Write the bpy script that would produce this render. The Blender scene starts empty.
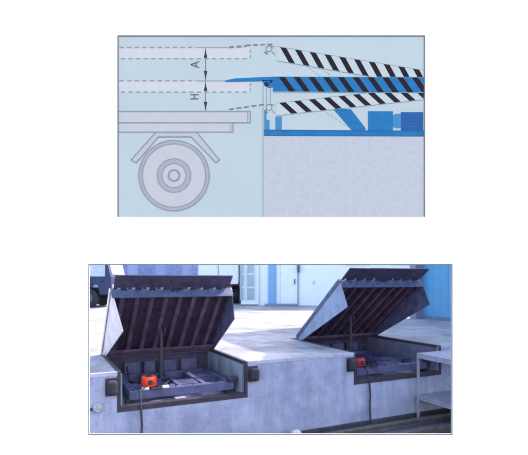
import bpy, bmesh, math, random
from mathutils import Vector, Matrix
random.seed(7)
S = bpy.context.scene
COL = S.collection
PI = math.pi

# ------------------------------------------------------------------ camera frame
F = 478.0            # focal length in photo pixels (photo is 528 wide)
HZ = 280.0           # row of the horizon
CAMZ = 2.4
DK = 1.2             # height of the dock
PAGE_Y = 2.5
def W(px, py, Y):
    return ((px-264)/F*Y, Y, CAMZ+(HZ-py)/F*Y)

# ------------------------------------------------------------------ materials
MATS = {}
def lin(c):
    c = c/255.0
    return c/12.92 if c <= .04045 else ((c+.055)/1.055)**2.4
def mat(name, col, rough=.7, metal=0, var=.12, scale=6, spec=.4, bump=0, col2=None, detail=6, bscale=None, sep=(.35,.65), weather=None):
    if name in MATS: return MATS[name]
    m = bpy.data.materials.new(name); m.use_nodes = True
    nt = m.node_tree; b = nt.nodes['Principled BSDF']
    b.inputs['Roughness'].default_value = rough
    b.inputs['Metallic'].default_value = metal
    b.inputs['Specular IOR Level'].default_value = spec
    tc = nt.nodes.new('ShaderNodeTexCoord')
    n = nt.nodes.new('ShaderNodeTexNoise'); n.inputs['Scale'].default_value = scale
    n.inputs['Detail'].default_value = detail; n.inputs['Roughness'].default_value = .6
    nt.links.new(tc.outputs['Object'], n.inputs['Vector'])
    r = nt.nodes.new('ShaderNodeValToRGB')
    c1 = col2 if col2 else tuple(c*(1-var) for c in col)
    c2 = col if col2 else tuple(min(1, c*(1+var)) for c in col)
    r.color_ramp.elements[0].position = sep[0]; r.color_ramp.elements[0].color = (*c1, 1)
    r.color_ramp.elements[1].position = sep[1]; r.color_ramp.elements[1].color = (*c2, 1)
    nt.links.new(n.outputs['Fac'], r.inputs['Fac'])
    nt.links.new(r.outputs['Color'], b.inputs['Base Color'])
    if weather:
        out = r.outputs['Color']
        for (sc3, dk_, p0, p1) in weather:
            mp = nt.nodes.new('ShaderNodeMapping'); mp.inputs['Scale'].default_value = sc3
            nt.links.new(tc.outputs['Object'], mp.inputs['Vector'])
            nn = nt.nodes.new('ShaderNodeTexNoise'); nn.inputs['Scale'].default_value = 1; nn.inputs['Detail'].default_value = 8
            nn.inputs['Roughness'].default_value = .65
            nt.links.new(mp.outputs['Vector'], nn.inputs['Vector'])
            rr = nt.nodes.new('ShaderNodeValToRGB')
            rr.color_ramp.elements[0].position = p0; rr.color_ramp.elements[0].color = (*dk_,1)
            rr.color_ramp.elements[1].position = p1; rr.color_ramp.elements[1].color = (1,1,1,1)
            nt.links.new(nn.outputs['Fac'], rr.inputs['Fac'])
            mx = nt.nodes.new('ShaderNodeMix'); mx.data_type = 'RGBA'; mx.blend_type = 'MULTIPLY'; mx.inputs['Factor'].default_value = 1
            nt.links.new(out, mx.inputs['A']); nt.links.new(rr.outputs['Color'], mx.inputs['B']); out = mx.outputs['Result']
        nt.links.new(out, b.inputs['Base Color'])
    if bump:
        n2 = nt.nodes.new('ShaderNodeTexNoise'); n2.inputs['Scale'].default_value = bscale or scale*8
        n2.inputs['Detail'].default_value = 6
        nt.links.new(tc.outputs['Object'], n2.inputs['Vector'])
        bp = nt.nodes.new('ShaderNodeBump'); bp.inputs['Strength'].default_value = bump
        bp.inputs['Distance'].default_value = .01
        nt.links.new(n2.outputs['Fac'], bp.inputs['Height'])
        nt.links.new(bp.outputs['Normal'], b.inputs['Normal'])
    MATS[name] = m
    return m

# ------------------------------------------------------------------ mesh helpers
class MB:
    def __init__(s): s.v = []; s.f = []; s.sm = []
    def add(s, vs, fs, smooth=False):
        o = len(s.v); s.v += [tuple(v) for v in vs]
        for f in fs: s.f.append(tuple(i+o for i in f)); s.sm.append(smooth)
        return s
    def hexa(s, p):   # 8 points: bottom 4, top 4
        return s.add(p, [(3,2,1,0),(4,5,6,7),(0,1,5,4),(1,2,6,5),(2,3,7,6),(3,0,4,7)])
    def box(s, a, b, T=None):
        x0,y0,z0 = a; x1,y1,z1 = b
        p = [(x0,y0,z0),(x1,y0,z0),(x1,y1,z0),(x0,y1,z0),(x0,y0,z1),(x1,y0,z1),(x1,y1,z1),(x0,y1,z1)]
        if T: p = [T(*q) for q in p]
        return s.hexa(p)
    def prism(s, poly, T0, T1):  # poly list of 2d points, T0/T1 map to the two faces
        n = len(poly)
        return s.add([T0(*p) for p in poly]+[T1(*p) for p in poly],
              [tuple(range(n))[::-1], tuple(range(n, 2*n))]+[(i,(i+1)%n,(i+1)%n+n,i+n) for i in range(n)])
    def tube(s, pts, r, n=12, caps=True):
        pa = None
        pts = [Vector(p) for p in pts]; rings = []
        rr = r if isinstance(r, (list,tuple)) else [r]*len(pts)
        up = Vector((0.0123, .1, 1)).normalized()
        for i, p in enumerate(pts):
            d = (pts[min(i+1,len(pts)-1)]-pts[max(i-1,0)])
            if d.length < 1e-9: d = Vector((0,0,1))
            d.normalize()
            a = d.cross(up)
            if a.length < .05: a = d.cross(Vector((1,0,0)))
            if pa is not None:
                q = pa - d*pa.dot(d)
                if q.length > .05: a = q
            a.normalize(); pa = a.copy(); b = d.cross(a)
            rings.append([p+a*rr[i]*math.cos(2*PI*k/n)+b*rr[i]*math.sin(2*PI*k/n) for k in range(n)])
        vs = [v for g in rings for v in g]
        fs = [(i*n+k, i*n+(k+1)%n, (i+1)*n+(k+1)%n, (i+1)*n+k) for i in range(len(pts)-1) for k in range(n)]
        s.add(vs, fs, True)
        if caps:
            s.add(rings[0], [tuple(range(n))]); s.add(rings[-1], [tuple(range(n))[::-1]])
        return s
    def build(s, name, m, parent=None, bevel=0, kind=None, label=None):
        me = bpy.data.meshes.new(name); me.from_pydata(s.v, [], s.f); me.update()
        bm = bmesh.new(); bm.from_mesh(me)
        bmesh.ops.recalc_face_normals(bm, faces=bm.faces); bm.to_mesh(me); bm.free()
        for p, q in zip(me.polygons, s.sm): p.use_smooth = q
        o = bpy.data.objects.new(name, me); COL.objects.link(o)
        me.materials.append(m)
        if parent: o.parent = parent
        if bevel:
            b = o.modifiers.new('bevel', 'BEVEL'); b.width = bevel; b.segments = 2; b.limit_method = 'ANGLE'
        if kind: o['kind'] = kind
        if label: o['label'] = label
        return o
def tag(o, label, cat=None, group=None, kind=None):
    o['label'] = label
    if cat: o['category'] = cat
    if group: o['group'] = group
    if kind: o['kind'] = kind
    return o
def empty(name, loc, rz, label, cat, group=None):
    o = bpy.data.objects.new(name, None); COL.objects.link(o)
    o.location = loc; o.rotation_euler = (0,0,rz); o.empty_display_size = .1
    return tag(o, label, cat, group)

# ------------------------------------------------------------------ dock frame
TH = math.radians(25.9)
P0 = Vector((-1.90, 6.23, DK))
def at(u, v, z=0):   # dock frame to world, z from the dock top
    return (P0.x+u*math.cos(TH)-v*math.sin(TH), P0.y+u*math.sin(TH)+v*math.cos(TH), DK+z)
PIT = .50
UL0, UL1, LL = 0.03, 1.80, 1.62
UR0, UR1, LR = 3.80, 5.66, 2.10

concrete = mat('concrete', (.345,.37,.52), .9, var=.12, scale=2.5, bump=.8, bscale=45, spec=.2, weather=[((7,7,.9),(.82,.82,.86),.35,.60),((1.6,1.6,2.2),(.78,.80,.85),.38,.56),((30,30,30),(.7,.7,.72),.30,.44)])
deck_top = mat('deck_concrete', (.40,.39,.41), .9, var=.10, scale=.8, bump=.5, bscale=40, spec=.2, weather=[((.5,.9,1),(.70,.70,.74),.38,.58),((3.5,4,1),(.82,.82,.84),.38,.54),((1.2,.9,1),(.74,.74,.77),.42,.54),((14,14,14),(.75,.75,.78),.32,.42)])
asphalt = mat('asphalt', (.06,.067,.09), .9, var=.25, scale=5, bump=.6, bscale=80, spec=.2)

# ground sheet
g = MB(); g.add([(-400,-200,0),(400,-200,0),(400,700,0),(-400,700,0)], [(0,1,2,3)])
g.build('ground', asphalt, kind='structure')

# dock block: heights per cell
us = [-18, UL0, UL1, UR0, UR1, 26]
vs_ = [0, LL, LR, 75]
def hgt(i, j):
    if i < 0 or j < 0 or i >= len(us)-1 or j >= len(vs_)-1: return -DK+.002
    if us[i] == UL0 and vs_[j] < LL: return -PIT
    if us[i] == UR0 and vs_[j] < LR: return -PIT
    return 0
d = MB(); dt = MB()
for i in range(len(us)-1):
    for j in range(len(vs_)-1):
        h = hgt(i,j); a,b,c,e = us[i],us[i+1],vs_[j],vs_[j+1]
        (dt if h == 0 else d).add([at(a,c,h),at(b,c,h),at(b,e,h),at(a,e,h)], [(0,1,2,3)])
for i in range(len(us)):
    for j in range(len(vs_)-1):
        h0,h1 = hgt(i-1,j),hgt(i,j)
        if h0 != h1:
            d.add([at(us[i],vs_[j],h0),at(us[i],vs_[j+1],h0),at(us[i],vs_[j+1],h1),at(us[i],vs_[j],h1)], [(0,1,2,3)])
for j in range(len(vs_)):
    for i in range(len(us)-1):
        h0,h1 = hgt(i,j-1),hgt(i,j)
        if h0 != h1:
            d.add([at(us[i],vs_[j],h0),at(us[i+1],vs_[j],h0),at(us[i+1],vs_[j],h1),at(us[i],vs_[j],h1)], [(0,1,2,3)])
dock = d.build('loading_dock', concrete)
tag(dock, 'long raised concrete loading dock whose front face holds the two leveller pits', 'loading dock')
dt.build('deck_surface', deck_top, dock)
# chamfered steel nosing strips along the open front edge
def nosing(a, b):
    MB().box((a,-.006,-.045),(b,.05,.004), at).build('edge_strip', mat('edge_concrete', (.36,.355,.48), .85, var=.15, scale=8), dock)
nosing(-18, UL0-.03); nosing(UL1+.03, UR0-.03); nosing(UR1+.03, 26)
# thin joints in the dock face and top
jm = mat('joint', (.2,.2,.24), .9)
j = MB()
for v in (4.6, 9.0): j.box((-17.9,v,.0),(9.5,v+.008,.003), at)
for u in (-1.3, 7.2): j.box((u,.06,.0),(u+.008,25,.0035), at)
j.build('joint', jm, dock)

# ------------------------------------------------------------------ levellers
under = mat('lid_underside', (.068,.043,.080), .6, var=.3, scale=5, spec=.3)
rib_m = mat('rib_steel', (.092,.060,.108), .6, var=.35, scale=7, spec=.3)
WX = [((22,22,22),(.72,.68,.68),.33,.42),((4,3,1.2),(.80,.80,.84),.38,.62)]
lidtop = mat('lid_top', (.22,.25,.38), .5, var=.2, scale=10, spec=.4)
skirt_w = mat('skirt_pale_lit', (.74,.65,.66), .6, var=.08, scale=5, weather=WX)  # whitish paint, lightened so the skirt looks sunlit
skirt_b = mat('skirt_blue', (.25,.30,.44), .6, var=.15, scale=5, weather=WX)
band_m = mat('beam_blue', (.07,.09,.18), .6, var=.25, scale=14, weather=WX)
lip_m = mat('lip_dark', (.06,.05,.10), .55, var=.3, scale=9, weather=WX)
frame_m = mat('frame_dark', (.035,.028,.045), .6, var=.3, scale=9)
base_m = mat('base_frame_paint', (.085,.09,.19), .55, var=.25, scale=8, weather=WX)
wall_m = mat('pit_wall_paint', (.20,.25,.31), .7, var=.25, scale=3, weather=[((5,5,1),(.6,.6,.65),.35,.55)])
red_m = mat('red_cap', (.72,.06,.02), .5, var=.1, scale=8, weather=[((25,25,25),(.5,.45,.4),.34,.42)])
red_d = mat('red_cap_shaded', (.42,.045,.05), .6, var=.15, scale=8, weather=[((25,25,25),(.5,.45,.4),.36,.46)])  # cap red darkened: the building's shade is put into the colour
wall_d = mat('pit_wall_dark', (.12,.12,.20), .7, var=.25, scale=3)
white_m = mat('white_plain', (.75,.75,.78), .5, var=.05)
rubber = mat('rubber', (.025,.02,.035), .7, var=.4, scale=12)
chrome = mat('rod', (.035,.03,.04), .6)

def leveller(u0, u1, L, front, zf, label, sk_mat, flare=0.0, corner=(.25,.45), cl=None, band=.17, lip=.30, red=None, mx=.44, wall=None, white_bits=True, off=(0,0)):
    wall = wall or wall_m; red = red or red_m
    Wd = u1-u0
    loc = at(u0, 0, -PIT)
    t = empty('dock_leveller', loc, TH, label, 'dock leveller', 'open dock levellers in the loading dock')
    def B(mb, *a, **k):
        mb.v = [(x, y, z+PIT) for x, y, z in mb.v]      # local origin on the pit floor
        return mb.build(*a, **k)
    al = math.atan2(zf, L-front); Ls = math.hypot(zf, L-front)
    ca, sa = math.cos(al), math.sin(al)
    def LP(x, s, n): return (off[0]+x*(Wd+off[1]-off[0])/Wd, L-s*ca-n*sa, .03+s*sa-n*ca)
    # pit frame: angle steel round the open edges
    f = MB(); w = .045; q = .006
    f.box((-w,-q,-PIT-.027),(0,.05,q)); f.box((Wd,-q,-PIT-.027),(Wd+w,.05,q))
    f.box((0,-q-.002,-PIT-.025),(Wd,.10,-PIT+.045))
    B(f, 'front_frame', frame_m, t, bevel=.004)
    f = MB(); f.box((-w,.05,-.04),(0.012,L,.008)); f.box((Wd-.012,.05,-.04),(Wd+w,L,.008)); f.box((-w,L,-.05),(Wd+w,L+.06,.009))
    B(f, 'edge_angle', frame_m, t, bevel=.003)
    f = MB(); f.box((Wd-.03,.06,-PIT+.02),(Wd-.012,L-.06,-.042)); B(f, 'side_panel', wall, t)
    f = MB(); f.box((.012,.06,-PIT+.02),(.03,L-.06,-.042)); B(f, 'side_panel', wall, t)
    f = MB(); f.box((.035,L-.05,-PIT+.02),(Wd-.035,L-.02,-.06)); B(f, 'rear_panel', mat('rear_paint', (.045,.035,.07), .7, var=.3, scale=6), t)
    # rear boxes
    for k, (a, b) in enumerate(((.30,.56),(.62,.80),(.88,1.16),(1.24,1.52))):
        f = MB(); f.box((a,L-.13,-.36),(b,L-.055,-.14)); B(f, 'rear_plate', mat('rear_plate_paint', (.08,.08,.16), .6, var=.3, scale=6), t, bevel=.006)
    # base frame
    zt, zb = -.31, -.43
    x0, x1, y0, y1 = .15, Wd-.10, .18, L-.18
    fr = MB()
    fr.box((x0,y0,zb),(x1,y0+.11,zt)); fr.box((x0,y1-.1,zb),(x1,y1,zt))
    fr.box((x0,y0+.11,zb),(x0+.1,y1-.1,zt)); fr.box((x1-.1,y0+.11,zb),(x1,y1-.1,zt))
    bf = B(fr, 'base_frame', base_m, t, bevel=.006)
    fr = MB()
    for x in (.5,.86,1.22): fr.box((x,y0+.11,zb+.01),(x+.07,y1-.1,zt-.008))
    B(fr, 'cross_member', base_m, t, bevel=.004)
    fr = MB()
    fr.box((.21,y0+.30,zb+.02),(.49,y0+.6,zt-.02)); fr.box((.58,y0+.16,zb+.02),(.85,y0+.34,zt-.02))
    fr.box((.94,y0+.25,zb+.02),(1.21,y0+.62,zt-.02)); fr.box((1.30,y0+.5,zb+.02),(1.6,y0+.95,zt-.02)); fr.box((.60,y0+.62,zb+.02),(.84,y0+1.0,zt-.02))
    B(fr, 'cover_plate', mat('cover_plate_paint', (.08,.08,.17), .45, var=.3, scale=8), t, bevel=.005)
    for (x, y) in ((.16,.3),(Wd-.16,.3),(.16,L-.35),(Wd-.16,L-.35)):
        fr = MB(); fr.box((x-.05,y-.05,-PIT),(x+.05,y+.05,zb)); B(fr, 'foot', frame_m, t)
    # roller block in the right front corner
    fr = MB(); fr.tube([(Wd-.20,.20,zt+.035),(Wd-.06,.20,zt+.035)], .045); fr.box((Wd-.19,.16,zt-.01),(Wd-.07,.24,zt+.03)); B(fr, 'roller', frame_m, t)
    # red motor
    my = .33
    mo = MB(); mo.tube([(mx,my,zt-.01),(mx,my,zt+.03),(mx,my,zt+.031),(mx,my,zt+.148),(mx,my,zt+.156)], [.075,.075,.102,.102,.094], 24)
    mt_ = B(mo, 'motor_cap', red, t)
    mo = MB(); mo.tube([(mx,my,zt+.156),(mx,my,zt+.172)], .03, 6); mo.tube([(mx,my,zt+.15),(mx,my,zt+.160)], .05, 20); B(mo, 'cap_nut', rubber, mt_)
    mo = MB(); mo.tube([(mx,my,zt+.031),(mx,my,zt+.043)], .108, 24); B(mo, 'cap_rim', red, mt_)
    mo = MB(); mo.box((mx-.03,my-.125,zt+.06),(mx+.03,my-.10,zt+.12)); B(mo, 'connector', rubber, mt_, bevel=.006)
    for k in range(10):
        mo = MB(); a = k*2*PI/10; c, s_ = math.cos(a), math.sin(a)
        mo.tube([(mx+c*.106,my+s_*.106,zt+.04),(mx+c*.106,my+s_*.106,zt+.115)], .005, 6)
        B(mo, 'cooling_fin', red, mt_)
    if white_bits:  # two small plain white blocks on the front beam
        fr = MB(); fr.box((.32,.18,zt),(.41,.25,zt+.03)); B(fr, 'white_block', white_m, t, bevel=.006)
        fr = MB(); fr.box((.60,.18,zt),(.69,.24,zt+.03)); B(fr, 'white_block', white_m, t, bevel=.006)
    for pts, rr in (([(.62,.24,zt+.02),(.74,.4,zt+.05),(.72,.7,zt+.01),(.85,1.0,zt-.02),(.8,L-.25,zt+.03)],.012),([(.55,.24,zt+.02),(.5,.5,zt+.03),(.36,.8,zt-.02),(.3,1.1,zt-.05),(.34,L-.14,-.2)],.012),([(Wd-.2,.5,zt+.01),(1.35,.62,zt+.02),(1.1,.55,zt+.02),(.95,.7,zt)],.009)):
        hz2 = MB(); hz2.tube(pts, rr, 8); B(hz2, 'hydraulic_line', rubber, t)
    for x in (.2,.36,.8,1.05,1.4,Wd-.16):
        bt = MB(); bt.tube([(x,.23,zt),(x,.23,zt+.012)], .012, 6); B(bt, 'bolt', rubber, bf)
    fr = MB(); fr.box((.44,.15,zt+.0),(.585,.235,zt+.02)); B(fr, 'valve_block', frame_m, t, bevel=.004)
    hz = MB(); hz.tube([(mx+.1,my+.05,zt+.05),(mx+.25,my+.15,zt+.09),(mx+.36,my+.32,zt+.05),(mx+.42,my+.5,zt)], .014, 8); B(hz, 'hose', rubber, t)
    # cable hanging over the front
    cb = MB(); cu = .26
    cb.tube([(cu+.18,.28,zt+.02),(cu+.10,.20,zt+.03),(cu+.01,.10,zt+.02),(cu,.03,zt-.03),(cu,-.02,-PIT),(cu+.008,-.035,-PIT-.22),(cu-.004,-.035,-PIT-.45),(cu+.01,-.04,-DK+.01)], .014, 8)
    B(cb, 'power_cable', rubber, t)
    # jack cylinder
    jx = Wd*.47; sj = Ls*.40
    pj = Vector(LP(jx, sj, .06)); pb = Vector((jx-.06, L*.60, zb))
    mid = pb.lerp(pj, .55)
    cy = MB(); cy.tube([pb, mid], .042, 16); cyo = B(cy, 'lift_cylinder', rubber, t)
    cy = MB(); cy.tube([mid, pj], .028, 12); B(cy, 'piston_rod', chrome, cyo)
    ck = MB(); ck.box((jx-.05,sj-.05,.0),(jx-.03,sj+.05,.13), LP); ck.box((jx+.03,sj-.05,.0),(jx+.05,sj+.05,.13), LP); ck.box((jx-.03,sj-.012,.03),(jx+.03,sj+.012,.054), LP)
    B(ck, 'clevis', rib_m, t)
    # lid
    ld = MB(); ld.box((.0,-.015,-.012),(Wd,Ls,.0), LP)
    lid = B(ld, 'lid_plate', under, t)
    tp = MB(); tp.box((.0,.02,-.016),(Wd,Ls,-.0125), LP); B(tp, 'tread_plate', lidtop, lid)
    nr = 8
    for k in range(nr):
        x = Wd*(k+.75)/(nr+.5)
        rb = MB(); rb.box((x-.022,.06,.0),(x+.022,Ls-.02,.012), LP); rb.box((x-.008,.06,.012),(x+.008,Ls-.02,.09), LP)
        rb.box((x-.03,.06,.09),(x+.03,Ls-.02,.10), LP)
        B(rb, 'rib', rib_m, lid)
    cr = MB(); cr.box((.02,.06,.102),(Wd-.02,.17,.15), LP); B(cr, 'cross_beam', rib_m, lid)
    fb = MB(); fb.box((.0,Ls,-.016),(Wd,Ls+.012,band), LP); B(fb, 'front_beam', band_m, lid, bevel=.003)
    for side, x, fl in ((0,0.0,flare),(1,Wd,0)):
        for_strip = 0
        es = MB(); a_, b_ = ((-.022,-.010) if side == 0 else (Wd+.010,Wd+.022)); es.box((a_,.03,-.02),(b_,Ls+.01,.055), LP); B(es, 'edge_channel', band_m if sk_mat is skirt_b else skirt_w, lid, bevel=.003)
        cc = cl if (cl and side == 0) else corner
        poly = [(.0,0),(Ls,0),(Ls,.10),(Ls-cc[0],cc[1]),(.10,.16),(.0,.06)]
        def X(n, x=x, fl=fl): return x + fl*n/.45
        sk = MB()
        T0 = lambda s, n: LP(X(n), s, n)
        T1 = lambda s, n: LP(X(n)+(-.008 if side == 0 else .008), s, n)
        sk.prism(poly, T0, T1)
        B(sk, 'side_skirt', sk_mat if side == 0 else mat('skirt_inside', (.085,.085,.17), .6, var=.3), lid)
    # lip with hinge
    lp = MB(); lp.box((.03,Ls+.05,-.004),(Wd-.03,Ls+.05+lip,.012), LP)
    lpo = B(lp, 'lip', lip_m, lid, bevel=.003)
    hg = MB()
    n = 17
    for k in range(n):
        a = .03+(Wd-.06)*k/n; b = a+(Wd-.06)/n*(.86 if k%2 else .55)
        hg.tube([LP(a,Ls+.03,.006),LP(b,Ls+.03,.006)], .020 if k%2 else .013, 10)
    B(hg, 'hinge', mat('hinge_paint', (.03,.03,.05), .9, spec=.1), lid)
    hd = MB(); hd.box((Wd*.47,Ls-.005,band*.02),(Wd*.47+.13,Ls+.03,band*.34), LP); hd.box((Wd*.47+.03,Ls+.014,-.03),(Wd*.47+.10,Ls+.05,.02), LP)
    B(hd, 'latch', rubber, lid, bevel=.008)
    for x in (Wd*.3, Wd*.72):
        gs = MB(); gs.box((x,Ls+.1,.012),(x+.012,Ls+lip,.03), LP); B(gs, 'lip_gusset', lip_m, lpo)
    # hinges at the rear
    for k in range(6):
        rh = MB(); a = .1+(Wd-.3)*k/5; rh.tube([(a,L+.01,.022),(a+.12,L+.01,.022)], .02, 10)
        B(rh, 'rear_hinge', frame_m, t)
    return t
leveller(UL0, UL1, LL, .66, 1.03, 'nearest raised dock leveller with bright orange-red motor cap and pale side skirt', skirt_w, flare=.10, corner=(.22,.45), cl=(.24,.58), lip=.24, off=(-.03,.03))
leveller(UR0, UR1, LR, .575, 1.17, 'raised dock leveller farther right beside the blue wall with a blue-grey side skirt', skirt_b, corner=(.08,.52), red=red_d, mx=.31, wall=wall_d, white_bits=False, off=(.07,.09))

# bumpers
def bumper(u, label, w=.125, h=.19, z=-.09):
    t = empty('dock_bumper', at(u,0,z-h), TH, label, 'bumper', 'rubber bumpers on the dock face')
    b = MB(); b.box((-w/2,-.13,.0),(w/2,-.012,h)); b.build('rubber_block', rubber, t, bevel=.035)
    b = MB(); b.box((-w/2-.015,-.012,-.02),(w/2+.015,-.001,h+.02)); b.build('back_plate', frame_m, t)
    for zz in (.06, h-.06):
        b = MB(); b.tube([(0,-.138,zz),(0,-.12,zz)], .016, 8); b.build('bolt', chrome, t)
bumper(UL0-.115, 'black rubber bumper on the dock face left of the nearest open pit')
bumper(UL1+.125, 'black rubber bumper on the dock face just right of the nearest open pit')
bumper(UR0-.115, 'black rubber bumper beside the farther pit, left of its red cap')

# ring hook on the left face
t = empty('wall_ring', at(-.26,-.001,-.43), TH, 'small pale ring fitting with a dark bar on the dock face at far left', 'ring fitting')
r = MB(); r.tube([(0.045*math.cos(a)+.0,-.035,.045*math.sin(a)) for a in [k*2*PI/20 for k in range(21)]], .016, 8, False); r.build('ring', mat('zinc', (.36,.37,.42), .5, metal=.2, var=.3, scale=30), t)
r = MB(); r.tube([(0,-.001,0),(0,-.05,0)], .035, 14); r.build('boss', mat('zinc', (.6,.62,.68)), t)
r = MB(); r.box((-.26,-.03,-.022),(-.05,-.004,.0)); r.build('bar', frame_m, t)

# white rounded pipe cap at the foot of the dock
cx, cy_, _ = at(2.57, -.17, 0)
p = MB()
prof = [(.0,.09),(.05,.092),(.09,.085),(.12,.07),(.14,.045),(.15,.008)]
p.tube([(cx,cy_,z) for z, _ in prof], [max(r_,.004) for _, r_ in prof], 20)
o = empty('vent_cap', (cx,cy_,0), 0, 'white domed cap on the ground at the foot of the dock between the pits', 'vent cap')
p.v = [(x-cx,y-cy_,z) for x,y,z in p.v]
p.build('dome', mat('white_enamel', (.5,.5,.5), .5, var=.3, scale=14), o)
p = MB(); p.tube([(0,0,0),(0,0,.04)], .12, 20); p.build('base_ring', frame_m, o)

# rails / drain along the foot
rail_m = mat('rail_steel', (.10,.085,.09), .6, var=.3, scale=10)
for k, v in enumerate((-.34,-.80)):
    t = empty('ground_rail', at(4,v,-DK), TH, ['steel rail on the ground closest to the foot of the dock','steel rail on the ground, second one out from the dock'][k], 'rail', 'rails beside the dock')
    b = MB(); b.box((-6,-.03,.05),(9,.03,.08)); b.box((-6,-.01,.012),(9,.01,.05)); b.box((-6,-.06,.0),(9,.06,.012)); b.build('rail_bar', rail_m, t, bevel=.004)
    b = MB(); b.box((-6,-.17,.0),(9,-.062,.006)); b.build('dirt_groove', mat('dirt', (.055,.05,.065), .95), t)
gb = MB(); gb.box((-10,-.05,-DK),(22,-.007,-DK+.06), at)
kb = gb.build('base_kerb', mat('wet_concrete', (.05,.05,.065), .8, var=.3)); kb['kind'] = 'structure'
gs = MB(); gs.box((-10,-.75,-DK),(22,-.40,-DK+.004), at)
gs.build('paved_strip', mat('paving', (.085,.09,.115), .9, var=.3, scale=8), kind='structure')

# ------------------------------------------------------------------ steel step platform on the right
sx, sy, _ = at(5.02, -.10)
t = empty('step_platform', (sx,sy,0), TH, 'pale two-tier steel step platform standing against the dock at the far right', 'step platform')
stp = mat('galvanised', (.30,.30,.40), .5, var=.15, scale=7, metal=.1)
PW, PD = 1.2, 1.35
def plate(x0,x1,y0,y1,z,name,th):
    b = MB(); b.box((x0,y0,z-.02),(x1,y1,z)); o = b.build(name, stp, t, bevel=.004)
    b = MB(); b.box((x0-.006,y0+.02,z-th),(x0+.006,y1-.02,z-.021)); b.box((x1-.006,y0+.02,z-th),(x1+.006,y1-.02,z-.021))
    b.box((x0+.01,y0-.006,z-th),(x1-.01,y0+.006,z-.021)); b.box((x0+.01,y1-.006,z-th),(x1-.01,y1+.006,z-.021)); b.build('plate_edge', stp, o)
plate(0,PW,-PD,0,1.13,'upper_tread',.085)
plate(.03,PW,-PD-.3,-.03,.38,'lower_tread',.06)
for (x,y) in ((.02,-.02),(PW-.02,-.02),(.02,-PD+.02),(PW-.02,-PD+.02)):
    b = MB(); b.box((x-.018,y-.018,0),(x+.018,y+.018,1.11)); b.build('leg', stp, t)

# ------------------------------------------------------------------ trucks
def truck(name, loc, rz, label, body, boxcol, cab_len=1.9, length=6.2, wid=2.2, boxz=(1.0,3.2), rw=.42):
    t = empty(name, loc, rz, label, 'truck')
    b = MB(); b.box((-length,-.45,.62),(-.3,.45,.86)); b.build('chassis', rubber, t)
    prof = [(0,.55),(0,1.35),(-.22,2.25),(-.5,2.4),(-cab_len,2.4),(-cab_len,.72),(-1.55,.72),(-1.45,1.0),(-.6,1.0),(-.5,.55)]
    b = MB(); b.prism(prof, lambda x,z:(x,-wid/2+.05,z), lambda x,z:(x,wid/2-.05,z)); cab = b.build('cab', body, t, bevel=.04)
    glass = mat('truck_glass', (.45,.52,.66), .15, var=.1)
    for sgn in (-1,1):
        y = sgn*(wid/2-.045)
        b = MB(); b.box((-.95,min(y,y+sgn*.01),1.36),(-.26,max(y,y+sgn*.01),2.0)); b.build('side_window', glass, cab)
        b = MB(); b.box((-.45,min(y,y+sgn*.03),1.12),(-.3,max(y,y+sgn*.03),1.16)); b.build('handle', rubber, cab)
    b = MB(); b.add([(-.03,-wid/2+.2,1.45),(-.03,wid/2-.2,1.45),(-.22,wid/2-.2,2.2),(-.22,-wid/2+.2,2.2),(.02,-wid/2+.2,1.45),(.02,wid/2-.2,1.45),(-.17,wid/2-.2,2.2),(-.17,-wid/2+.2,2.2)], [(3,2,1,0),(4,5,6,7),(0,1,5,4),(1,2,6,5),(2,3,7,6),(3,0,4,7)]); b.build('windscreen', glass, cab)
    b = MB(); b.box((-.05,-wid/2,.45),(.08,wid/2,.7)); b.build('bumper', rubber, t, bevel=.03)
    for sgn in (-1,1):
        b = MB(); b.tube([(-.01,sgn*.8,.9),(.03,sgn*.8,.9)], .1, 16); b.build('headlight', mat('lamp_glass',(.7,.7,.72),.2), t)
        b = MB(); b.box((-length-.03,sgn*.55-.12,.78),(-length,sgn*.55+.12,.9)); b.build('tail_light', mat('tail_red',(.3,.03,.03),.3), t)
    b = MB(); b.box((-length,-wid/2,boxz[0]),(-cab_len-.12,wid/2,boxz[1])); bx = b.build('cargo_body', boxcol, t, bevel=.03)
    for sgn in (-1,1):
        x0 = -length
        while x0 < -cab_len-.3:
            b = MB(); y = sgn*wid/2; b.box((x0,min(y,y+sgn*.02),boxz[0]+.08),(x0+.04,max(y,y+sgn*.02),boxz[1]-.08)); x0 += .6
            b.build('side_rib', boxcol, bx)
    b = MB(); b.box((-length-.02,-.01,boxz[0]+.1),(-length,.01,boxz[1]-.1)); b.build('rear_door_gap', rubber, bx)
    for x in (-1.0, -length+1.1):
        for sgn in (-1,1):
            y = sgn*(wid/2-.16)
            b = MB(); pts = [(x,y-.15,rw),(x,y-.14,rw),(x,y+.14,rw),(x,y+.15,rw)]
            b.tube(pts, [rw-.05,rw,rw,rw-.05], 28); w = b.build('wheel', rubber, t)
            b = MB(); b.tube([(x,y+sgn*.14,rw),(x,y+sgn*.165,rw)], rw*.5, 20); b.build('rim', mat('rim_paint',(.10,.10,.13),.5), w)
    b = MB(); b.box((-length+.1,-.85,.42),(-length+.16,.85,.52)); b.build('rear_bar', rubber, t)
    return t
truck('blue_truck', (W(114,300,21)[0]-.05,21.8,DK), 0, 'dark blue truck with flat-fronted cab at the left edge, behind the nearest raised lid', mat('truck_blue', (.02,.027,.085), .45, var=.15), mat('truck_box_blue', (.10,.12,.26), .5, var=.15), rw=.42)
truck('white_truck', (W(219,300,24)[0],23.6+6.2,DK), PI/2, 'white box truck seen from the rear behind the nearest raised lid, one dark wheel showing', mat('truck_white', (.8,.8,.82), .5, var=.04), mat('truck_box_white', (.82,.82,.84), .5, var=.03), wid=1.95, rw=.46)

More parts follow.
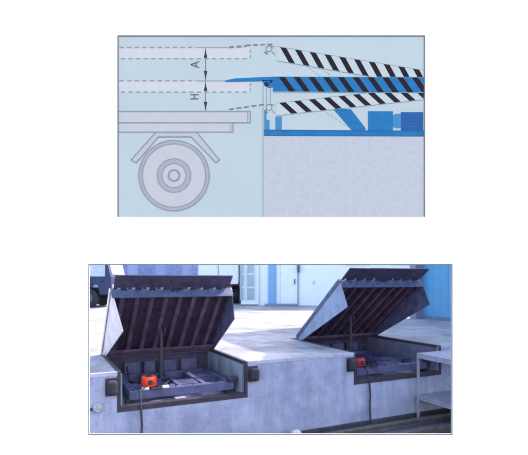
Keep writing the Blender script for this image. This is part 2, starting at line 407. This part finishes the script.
# ------------------------------------------------------------------ buildings
render_w = mat('white_render', (.86,.85,.86), .8, var=.03, scale=1.5)
pane_m = mat('shutter_pane', (.36,.45,.50), .4, var=.12, scale=2)
blue_post = mat('blue_post', (.20,.38,.60), .5, var=.06)
# white building
Yw = 22.4
xL = W(241,300,Yw)[0]; xR = 14.0
t = empty('white_building', (xL,Yw,DK), 0, 'white rendered warehouse across the yard with a blue door post and pale shuttered windows', 'building')
b = MB(); b.box((0,0,0),(xR-xL,9,3.7)); wl = b.build('wall', render_w, t)
b = MB(); b.box((-.2,-.25,3.7),(xR-xL+.2,9.2,3.9)); b.build('roof', mat('roof_grey', (.3,.3,.33)), t)
def PX(px, Y=Yw): return W(px,300,Y)[0]-xL
for a, c in ((240.6,243.6),(247.2,254.3)):
    for z0, z1 in ((.30,.82),(.92,1.45)):
        wd = MB(); wd.box((PX(a),-.05,z0),(PX(c),-.012,z1)); wo = wd.build('window', pane_m, t)
        sl = MB(); n = 5
        for k in range(n): zz = z0+(z1-z0)*(k+.5)/n; sl.box((PX(a)+.01,-.065,zz-.01),(PX(c)-.01,-.051,zz+.01))
        sl.build('slat', pane_m, wo)
    fm = MB()
    for (p, q) in ((a-.5,a-.02),(c+.02,c+.5)): fm.box((PX(p),-.09,.25),(PX(q),-.004,2.65))
    fm.build('window_surround', mat('surround', (.66,.68,.72), .6), t)
    wd = MB(); wd.box((PX(a),-.05,1.55),(PX(c),-.012,2.6)); wd.build('window', pane_m, t)
b = MB(); b.box((PX(240.5),-.12,.0),(PX(258),-.002,.06)); b.build('plinth', mat('plinth_brown', (.20,.12,.12)), t)
b = MB(); b.box((PX(259),-.05,0),(PX(259.6),-.002,3.4)); b.build('downpipe', mat('pipe_grey', (.5,.5,.55)), t)
b = MB(); b.box((PX(268.2),-.16,.0),(PX(275.6),-.002,3.6)); b.build('door_post', blue_post, t, bevel=.01)
b = MB(); b.box((PX(276.2),-.05,.06),(PX(297.4),-.002,3.3)); dr = b.build('door', mat('door_white', (.84,.84,.86), .6, var=.03), t)
b = MB(); b.box((PX(294),-.09,1.0),(PX(295.2),-.051,1.25)); b.build('handle', mat('edge_dark', (.10,.10,.14)), dr)
b = MB(); b.box((PX(280),-.056,.1),(PX(280.5),-.051,3.2)); b.build('door_seam', mat('pipe_grey', (.5,.5,.55)), dr)
b = MB(); b.box((PX(297.4),-.07,.0),(PX(298.5),-.002,3.5)); b.build('door_edge', mat('edge_grey', (.22,.22,.28)), t)
b = MB(); b.box((PX(297.0),-.2,1.55),(PX(299.5),-.071,1.95)); b.build('door_lamp', mat('edge_dark', (.10,.10,.14)), t, bevel=.02)
b = MB(); b.box((PX(264.5),-.62,.0),(PX(297.5),-.165,.10)); b.build('doorstep', mat('step_blue', (.20,.22,.33)), t, bevel=.01)
b = MB(); b.box((PX(313),-.03,1.0),(PX(314.5),-.002,1.15)); b.build('wall_switch', mat('pipe_grey', (.5,.5,.55)), t)
for k in range(3):
    x = PX(345)+k*2.2
    if x < 12: 
        b = MB(); b.box((x,-.03,1.9),(x+1.2,-.002,3.0)); b.build('window', pane_m, t)

# blue-walled building at right, its side runs away from the dock
t = empty('blue_building', at(9.95,4.9,0), TH, 'bright blue metal clad building with grey corner post at the right edge behind the dock', 'building')
bl = mat('blue_cladding', (.075,.26,.45), .5, var=.06, scale=3)
b = MB(); b.box((0,-9,0),(7,0,5)); b.build('wall', bl, t)
b = MB()
y = -8.9
while y < -.1: b.box((-.006,y,.12),(-.0015,y+.02,4.95)); y += .3
b.build('cladding_rib', bl, t)
b = MB(); b.box((-.30,-.10,0),(-.002,.16,5.05)); b.build('corner_post', mat('post_grey', (.19,.19,.26), .6), t)
b = MB(); b.box((-.05,-9,0),(-.019,-.021,.10)); b.build('plinth', mat('plinth_blue', (.12,.15,.25)), t)
b = MB(); b.box((-.25,-9.2,5.06),(7.2,.3,5.25)); b.build('roof', mat('roof_grey', (.3,.3,.33)), t)

# pale far building on the left
t = empty('lavender_building', (-32,31,DK), 0, 'long pale lavender building with rows of windows behind the blue truck', 'building')
b = MB(); b.box((0,0,0),(29,10,6.5)); b.build('wall', mat('lavender_wall', (.36,.38,.56), .8, var=.12, scale=.7), t)
b = MB(); b.box((-.4,-.4,6.5),(29.4,10.4,6.8)); b.build('roof', mat('roof_grey', (.3,.3,.33)), t)
for k in range(16):
    for z0 in (1.3, 4.4):
        b = MB(); b.box((.7+k*1.78,-.04,z0),(1.75+k*1.78,-.002,z0+1.5)); wo = b.build('window', mat('window_blue', (.22,.27,.48), .3, var=.2), t)
        b = MB(); b.box((.62+k*1.78,-.1,z0-.09),(1.83+k*1.78,-.002,z0-.01)); b.build('sill', render_w, wo)

# ------------------------------------------------------------------ white sheet with opening, printed drawing
PX_, PZ_ = (lambda px: (px-264)/F*PAGE_Y), (lambda py: CAMZ+(HZ-py)/F*PAGE_Y)
page = mat('white_board', (.93,.93,.93), .85, var=.004, scale=2, spec=.1)
_n = page.node_tree; _t = _n.nodes.new('ShaderNodeBsdfTranslucent'); _t.inputs['Color'].default_value = (.93,.93,.93,1)
_m = _n.nodes.new('ShaderNodeMixShader'); _m.inputs['Fac'].default_value = .4
_n.links.new(_n.nodes['Principled BSDF'].outputs[0], _m.inputs[1]); _n.links.new(_t.outputs[0], _m.inputs[2])
_n.links.new(_m.outputs[0], _n.nodes['Material Output'].inputs['Surface'])
x0, x1, z0, z1 = PX_(89.6), PX_(451.2), PZ_(433.6), PZ_(265.0)
X0, X1, Z0, Z1 = -3.2, 3.2, .0, 4.9
T = .003
b = MB()
def quadbox(a, c, e, f): b.box((a,PAGE_Y,c),(e,PAGE_Y+T,f))
vv = [(X0,Z0),(X1,Z0),(X1,Z1),(X0,Z1),(x0,z0),(x1,z0),(x1,z1),(x0,z1)]
V = [(x,PAGE_Y,z) for x,z in vv]+[(x,PAGE_Y+T,z) for x,z in vv]
fs = []
for k in range(4):
    n = (k+1)%4
    fs.append((k,n,4+n,4+k)); fs.append((8+k,8+n,12+n,12+k)); fs.append((k,n,8+n,8+k)); fs.append((4+k,4+n,12+n,12+k))
b.add(V, fs)
sheet = b.build('white_board', page)
tag(sheet, 'large plain white board with a framed rectangular opening onto the loading dock', 'board')
fr = MB(); w = .0052
ring = [(x0-w,z0-w),(x1+w,z0-w),(x1+w,z1+w),(x0-w,z1+w),(x0,z0),(x1,z0),(x1,z1),(x0,z1)]
V = [(x,PAGE_Y-.004,z) for x,z in ring]+[(x,PAGE_Y-.0005,z) for x,z in ring]
fr.add(V, fs)
fr.build('opening_frame', mat('frame_grey', (.27,.235,.20), .7, var=.1), sheet)

# drawing
K = (1.19,.945,.72)   # print albedo factor per channel for a given display colour (set from a test render)
def pm(name, r, g_, b_, var=.02, scale=20):
    return mat('print_'+name, tuple(min(.95, lin(c)*k) for c, k in zip((r,g_,b_), K)), .8, var=var, scale=scale, spec=.05)
LAY = [0]
t = empty('drawing_board', (PX_(271),PAGE_Y,PZ_(217)), 0, 'pale blue printed side-view drawing of a truck and striped ramp mounted above the opening', 'drawing')
ox, oy, oz = t.location
def PP(px, py, lay):
    return (PX_(px)-ox, -.0012-lay*.00025, PZ_(py)-oz)
def poly(mb, pts, lay, th=.0002):
    mb.prism(pts, lambda x,y: PP(x,y,lay), lambda x,y: (PP(x,y,lay)[0], PP(x,y,lay)[1]-th, PP(x,y,lay)[2]))
def line(mb, a, c, w, lay):
    dx, dy = c[0]-a[0], c[1]-a[1]; l = math.hypot(dx,dy); nx, ny = -dy/l*w/2, dx/l*w/2
    poly(mb, [(a[0]+nx,a[1]+ny),(c[0]+nx,c[1]+ny),(c[0]-nx,c[1]-ny),(a[0]-nx,a[1]-ny)], lay)
def dash(mb, a, c, w, lay, on=4.6, off=3.0):
    l = math.hypot(c[0]-a[0],c[1]-a[1]); s = 0
    ex, ey = (c[0]-a[0])/l, (c[1]-a[1])/l
    while s < l:
        e = min(l, s+on); line(mb, (a[0]+ex*s,a[1]+ey*s), (a[0]+ex*e,a[1]+ey*e), w, lay); s += on+off
def ringp(mb, c, r0, r1, lay, n=72):
    for k in range(n):
        a, e = 2*PI*k/n, 2*PI*(k+1)/n
        poly(mb, [(c[0]+r0*math.cos(a),c[1]+r0*math.sin(a)),(c[0]+r1*math.cos(a),c[1]+r1*math.sin(a)),(c[0]+r1*math.cos(e),c[1]+r1*math.sin(e)),(c[0]+r0*math.cos(e),c[1]+r0*math.sin(e))], lay)
def disc(mb, c, r, lay, n=72):
    poly(mb, [(c[0]+r*math.cos(2*PI*k/n),c[1]+r*math.sin(2*PI*k/n)) for k in range(n)], lay)

m = MB(); m.box((PX_(118)-ox,-.0011,PZ_(217)-oz),(PX_(424.3)-ox,-.0005,PZ_(36)-oz))
m.build('background', pm('sky', 206,221,232, .03, 3), t)
m = MB()
line(m,(117.6,36.3),(424.8,36.3),1.1,12); line(m,(118.1,36.8),(118.1,217),1.1,12); line(m,(424.2,36.8),(424.2,217),1.1,12)
m.build('border', pm('border', 128,132,142), t)
lightfill = pm('bed', 223,226,237); gl = pm('line', 160,165,182); gd = pm('dashline', 158,168,182)
# dashed raised beds
for y in (48.0, 81.3):
    m = MB(); poly(m, [(118.8,y),(250,y),(250,y+10.8),(118.8,y+10.8)], 0); bd = m.build('dashed_bed', lightfill, t)
    m = MB(); dash(m,(119.5,y-.3),(196,y-.3),1.3,2); line(m,(196,y-.2),(228,y-.2),.9,2)
    dash(m,(121,y+10.9),(250,y+10.9),1.1,2, 4, 3.6); dash(m,(250.3,y+2),(250.3,y+10),1.0,2,3,2)
    m.build('dashed_line', gd, bd)
# dimension line
dk = pm('arrow', 70,74,82)
m = MB(); line(m,(205.6,48.5),(205.6,111),.7,3); dm = m.build('dimension_line', pm('dimline',140,150,165), t)
m = MB()
for tip, base in ((49.5,58),(80,71),(82.8,91),(110.5,102)):
    poly(m, [(205.6,tip),(207.3,base),(203.9,base)], 4)
m.build('arrowhead', dk, dm)
m = MB(); line(m,(190.8,64.8),(199.2,61.8),1.1,4); line(m,(190.8,64.8),(199.2,67.8),1.1,4); line(m,(196.2,63.2),(196.2,66.6),1.0,4)
m.build('letter', pm('letter',118,126,142), dm)
m = MB(); line(m,(190.5,94.8),(198.5,94.8),1.2,4); line(m,(190.5,99),(198.5,99),1.2,4); line(m,(194.5,95.4),(194.5,98.4),1.1,4)
m.build('letter', pm('letter',118,126,142), dm)
# truck bed
fill = pm('truckfill', 211,215,228)
m = MB(); poly(m, [(118.8,111.5),(250.2,111.5),(250.2,123),(118.8,123)], 0); poly(m, [(118.8,123),(233,123),(233,132.3),(118.8,132.3)], 0)
tb = m.build('truck_bed', fill, t)
m = MB()
line(m,(118.8,111.6),(251,111.6),1.3,2); line(m,(118.8,122.9),(251,122.9),1.3,2); line(m,(118.8,132.3),(233.6,132.3),1.2,2)
line(m,(250.3,112.3),(250.3,122.2),1.2,2); line(m,(247.8,112.3),(247.8,122.2),.8,2); line(m,(233,123.6),(233,131.6),1.2,2); line(m,(230.8,123.6),(230.8,131.6),.6,2)
m.build('outline', gl, tb)
m = MB()
mg = [(155.7,132.6),(197,132.6),(219.5,160),(216,163),(191.2,137),(158.4,137),(136.2,163),(131.2,160)]
poly(m, mg, 1)
mgd = m.build('mudguard', pm('guard', 205,210,224), tb)
m = MB()
for k in range(len(mg)): 
    a, c = mg[k], mg[(k+1)%len(mg)]
    line(m, a, c, 1.2, 3)
m.build('outline', gl, mgd)
C_ = (174.1,175.6)
m = MB(); disc(m, C_, 34, 3); wh = m.build('wheel', fill, tb)
m = MB(); ringp(m, C_, 31.6, 35.2, 5); m.build('tyre_ring', pm('ring', 186,189,206), tb)
m = MB(); ringp(m, C_, 12.2, 17, 5); m.build('hub_ring', pm('ring', 186,189,206), tb)
for q0, q1 in ((34.6,35.6),(31.2,32),(16.4,17.2),(11.6,12.4),(4.5,6.3)):
    m = MB(); ringp(m, C_, q0, q1, 7); m.build('wheel_line', gl, wh)
# concrete block
m = MB(); poly(m, [(263.2,136),(423.6,136),(423.6,217),(263.2,217)], 0); cb = m.build('concrete_block', pm('block', 208,213,228, .045, 40), t)
m = MB(); line(m,(263,85),(263,217),.8,2); m.build('outline', pm('edge', 165,182,198), cb)
# blue leveller
blue = pm('blue', 52,130,198, .08); blue2 = pm('blue_motor', 58,108,182, .05); blk = pm('black', 50,45,56)
pale = pm('palebar', 209,223,233); edge = pm('baredge', 150,185,205)
m = MB(); poly(m, [(264,129.8),(423.7,130.8),(423.7,136.6),(264,136)], 3); rp = m.build('ramp_base', blue, t)
m = MB(); line(m,(264,130.2),(423.7,131.2),.7,5); line(m,(264,135.8),(423.7,136.3),.6,5); m.build('outline', pm('bluedark',50,110,175), rp)
m = MB(); poly(m, [(275.4,116.6),(281.8,116.6),(281.8,130),(275.4,130)], 2); poly(m, [(264.2,120),(269.5,120),(269.5,130),(264.2,130)], 2); poly(m,[(264.2,110),(266.5,110),(266.5,120),(264.2,120)],2); m.build('ramp_post', pm('blue_light',82,152,208), rp)
m = MB(); poly(m, [(332,108),(351,109.5),(366,129),(364,131),(352,131)], 2); m.build('lift_cylinder', blue, rp)
m = MB(); dash(m,(322,110),(348,127),.7,1,3,2); dash(m,(326,107),(336,104),.7,1,3,2); dash(m,(306,66),(322,78),.7,1,2.4,1.6); dash(m,(312,62),(334,78),.7,1,2.4,1.6); m.build('ghost_line', edge, rp)
m = MB(); poly(m, [(368,111.4),(392.8,111.4),(392.8,130.6),(368,130.6)], 4); pb_ = m.build('pump_box', blue, rp)
m = MB(); poly(m, [(392.9,115.5),(395,114),(400.6,114),(400.6,128.3),(395,128.3),(392.9,127)], 4); m.build('coupling', pm('blue_light',82,152,208), pb_)
m = MB(); poly(m, [(400.8,112.3),(423,112.3),(423,130.8),(400.8,130.8)], 5); mo = m.build('motor', blue2, rp)
m = MB()
for k in range(5): line(m,(401.5,115+k*3.3),(422.5,115+k*3.3),.4,7)
m.build('cooling_line', pm('bluedark',50,110,175), mo)
def bar(label, pts4, fillm, lay, tops, dx, name='striped_ramp', wst=6.2):
    # pts4: top-left, top-right, bottom-right, bottom-left
    (ax,ay),(bx,by),(cx,cy),(dx_,dy_) = pts4
    m = MB(); poly(m, pts4, lay); o = m.build(name, fillm, rp, label=label)
    top = lambda x: ay+(by-ay)*(x-ax)/(bx-ax); bot = lambda x: dy_+(cy-dy_)*(x-dx_)/(cx-dx_)
    m = MB()
    for x in tops:
        q = [(x,top(x)),(x+wst,top(x+wst)),(x+wst+dx,bot(x+wst+dx)),(x+dx,bot(x+dx))]
        # clip against the right border
        lim = 423.6; out = []
        for i in range(4):
            p, r_ = q[i], q[(i+1)%4]
            if p[0] <= lim: out.append(p)
            if (p[0] <= lim) != (r_[0] <= lim):
                f = (lim-p[0])/(r_[0]-p[0]); out.append((lim, p[1]+(r_[1]-p[1])*f))
        if len(out) > 2: poly(m, out, lay+1)
    m.build('stripe', blk, o)
    m = MB(); line(m,(ax,ay),(bx,by),.5,lay+2); line(m,(dx_,dy_),(cx,cy),.5,lay+2); m.build('outline', edge, o)
    return o
step = 14.75
bar('pale striped ramp drawn raised at the top', [(277,46.7),(423.6,70.6),(423.6,86),(277,61)], pale, 4, [280+step*k for k in range(10)], 9.0)
bar('pale striped ramp drawn lowered at the bottom', [(276,103.3),(423.6,87),(423.6,99.8),(276,115.8)], pale, 4, [279+step*k for k in range(10)], 12.5)
bar('blue striped ramp drawn level in the middle', [(273,77),(423.6,77.6),(423.6,93),(273,92)], blue, 8, [278.5+step*k for k in range(10)], 11.0)
# lips and hinges
m = MB(); poly(m, [(225,80.8),(236,78.6),(273,77),(273,81),(240,82),(225,82)], 8); poly(m, [(262,80.5),(273,80.5),(273,87.5),(268,88),(264,85)], 8); m.build('ramp_lip', blue, rp, label='solid blue lip of the level ramp')
hm = pm('hinge', 128,146,168)
m = MB(); dash(m,(229,47.6),(246,46.2),1.8,6,5,2.6); dash(m,(246,45.6),(274,44.4),1.3,6,4.6,2.6); m.build('ramp_lip', hm, rp, label='dashed lip of the raised ramp')
m = MB(); dash(m,(229,109.6),(264,104.6),1.3,6,5,2.6); m.build('ramp_lip', hm, rp, label='dashed lip of the lowered ramp')
m = MB()
for c in ((269,49),(269,107.5)):
    ringp(m, c, 2.6, 3.3, 6, 24); line(m,(c[0]-5,c[1]+3),(c[0]-1,c[1]+5.5),.9,6); line(m,(c[0]+2,c[1]-3),(c[0]+5.5,c[1]-2),.7,6); disc(m,(c[0]-3,c[1]+4),1.1,7,16)
    line(m,(c[0]+3,c[1]+3),(c[0]+6,c[1]+6),.6,6)
m.build('ramp_hinge', hm, rp)
m = MB(); disc(m,(266.5,84.5),2.3,10,20); disc(m,(270.8,82),1.4,10,16); m.build('ramp_hinge', pm('bluedark2',40,60,110), rp)
m = MB(); line(m,(266.5,88),(266.5,106),.8,3); line(m,(270.2,88),(270.2,104),.8,3); m.build('support_line', pm('supp',160,178,198), rp)

# ------------------------------------------------------------------ light, world, camera
az = math.atan2(.621, .784); el = math.radians(35)
to_sun = Vector((math.cos(az)*math.cos(el), math.sin(az)*math.cos(el), math.sin(el)))
sd = bpy.data.lights.new('sun', 'SUN'); sd.energy = 2.0; sd.angle = math.radians(.53); sd.color = (1.0,.95,.9)
so = bpy.data.objects.new('sun', sd); COL.objects.link(so); so.rotation_euler = to_sun.to_track_quat('Z','Y').to_euler()
so.location = (0,0,30)
wd = bpy.data.worlds.new('World'); S.world = wd; wd.use_nodes = True
nt = wd.node_tree; bg = nt.nodes['Background']
sk = nt.nodes.new('ShaderNodeTexSky'); sk.sky_type = 'NISHITA'; sk.sun_disc = False
sk.dust_density = 2.5; sk.ozone_density = .6; sk.sun_elevation = el; sk.sun_rotation = math.atan2(to_sun.x, to_sun.y)
nt.links.new(sk.outputs['Color'], bg.inputs['Color']); bg.inputs['Strength'].default_value = .15

cd = bpy.data.cameras.new('camera'); cam = bpy.data.objects.new('camera', cd); COL.objects.link(cam)
cd.dof.use_dof = True; cd.dof.focus_distance = 2.35; cd.dof.aperture_fstop = 5.0
cam.location = (0,0,CAMZ); cam.rotation_euler = (PI/2,0,0)
cd.sensor_fit = 'HORIZONTAL'; cd.sensor_width = 36; cd.lens = 36*F/528
cd.shift_y = (HZ-227.5)/528; cd.clip_end = 2000; cd.clip_start = .05
S.camera = cam
vs = S.view_settings
vs.view_transform = 'Standard'; vs.look = 'None'; vs.gamma = 1; vs.use_curve_mapping = False
vs.exposure = 2.2
S.render.resolution_x = 1024; S.render.resolution_y = 882
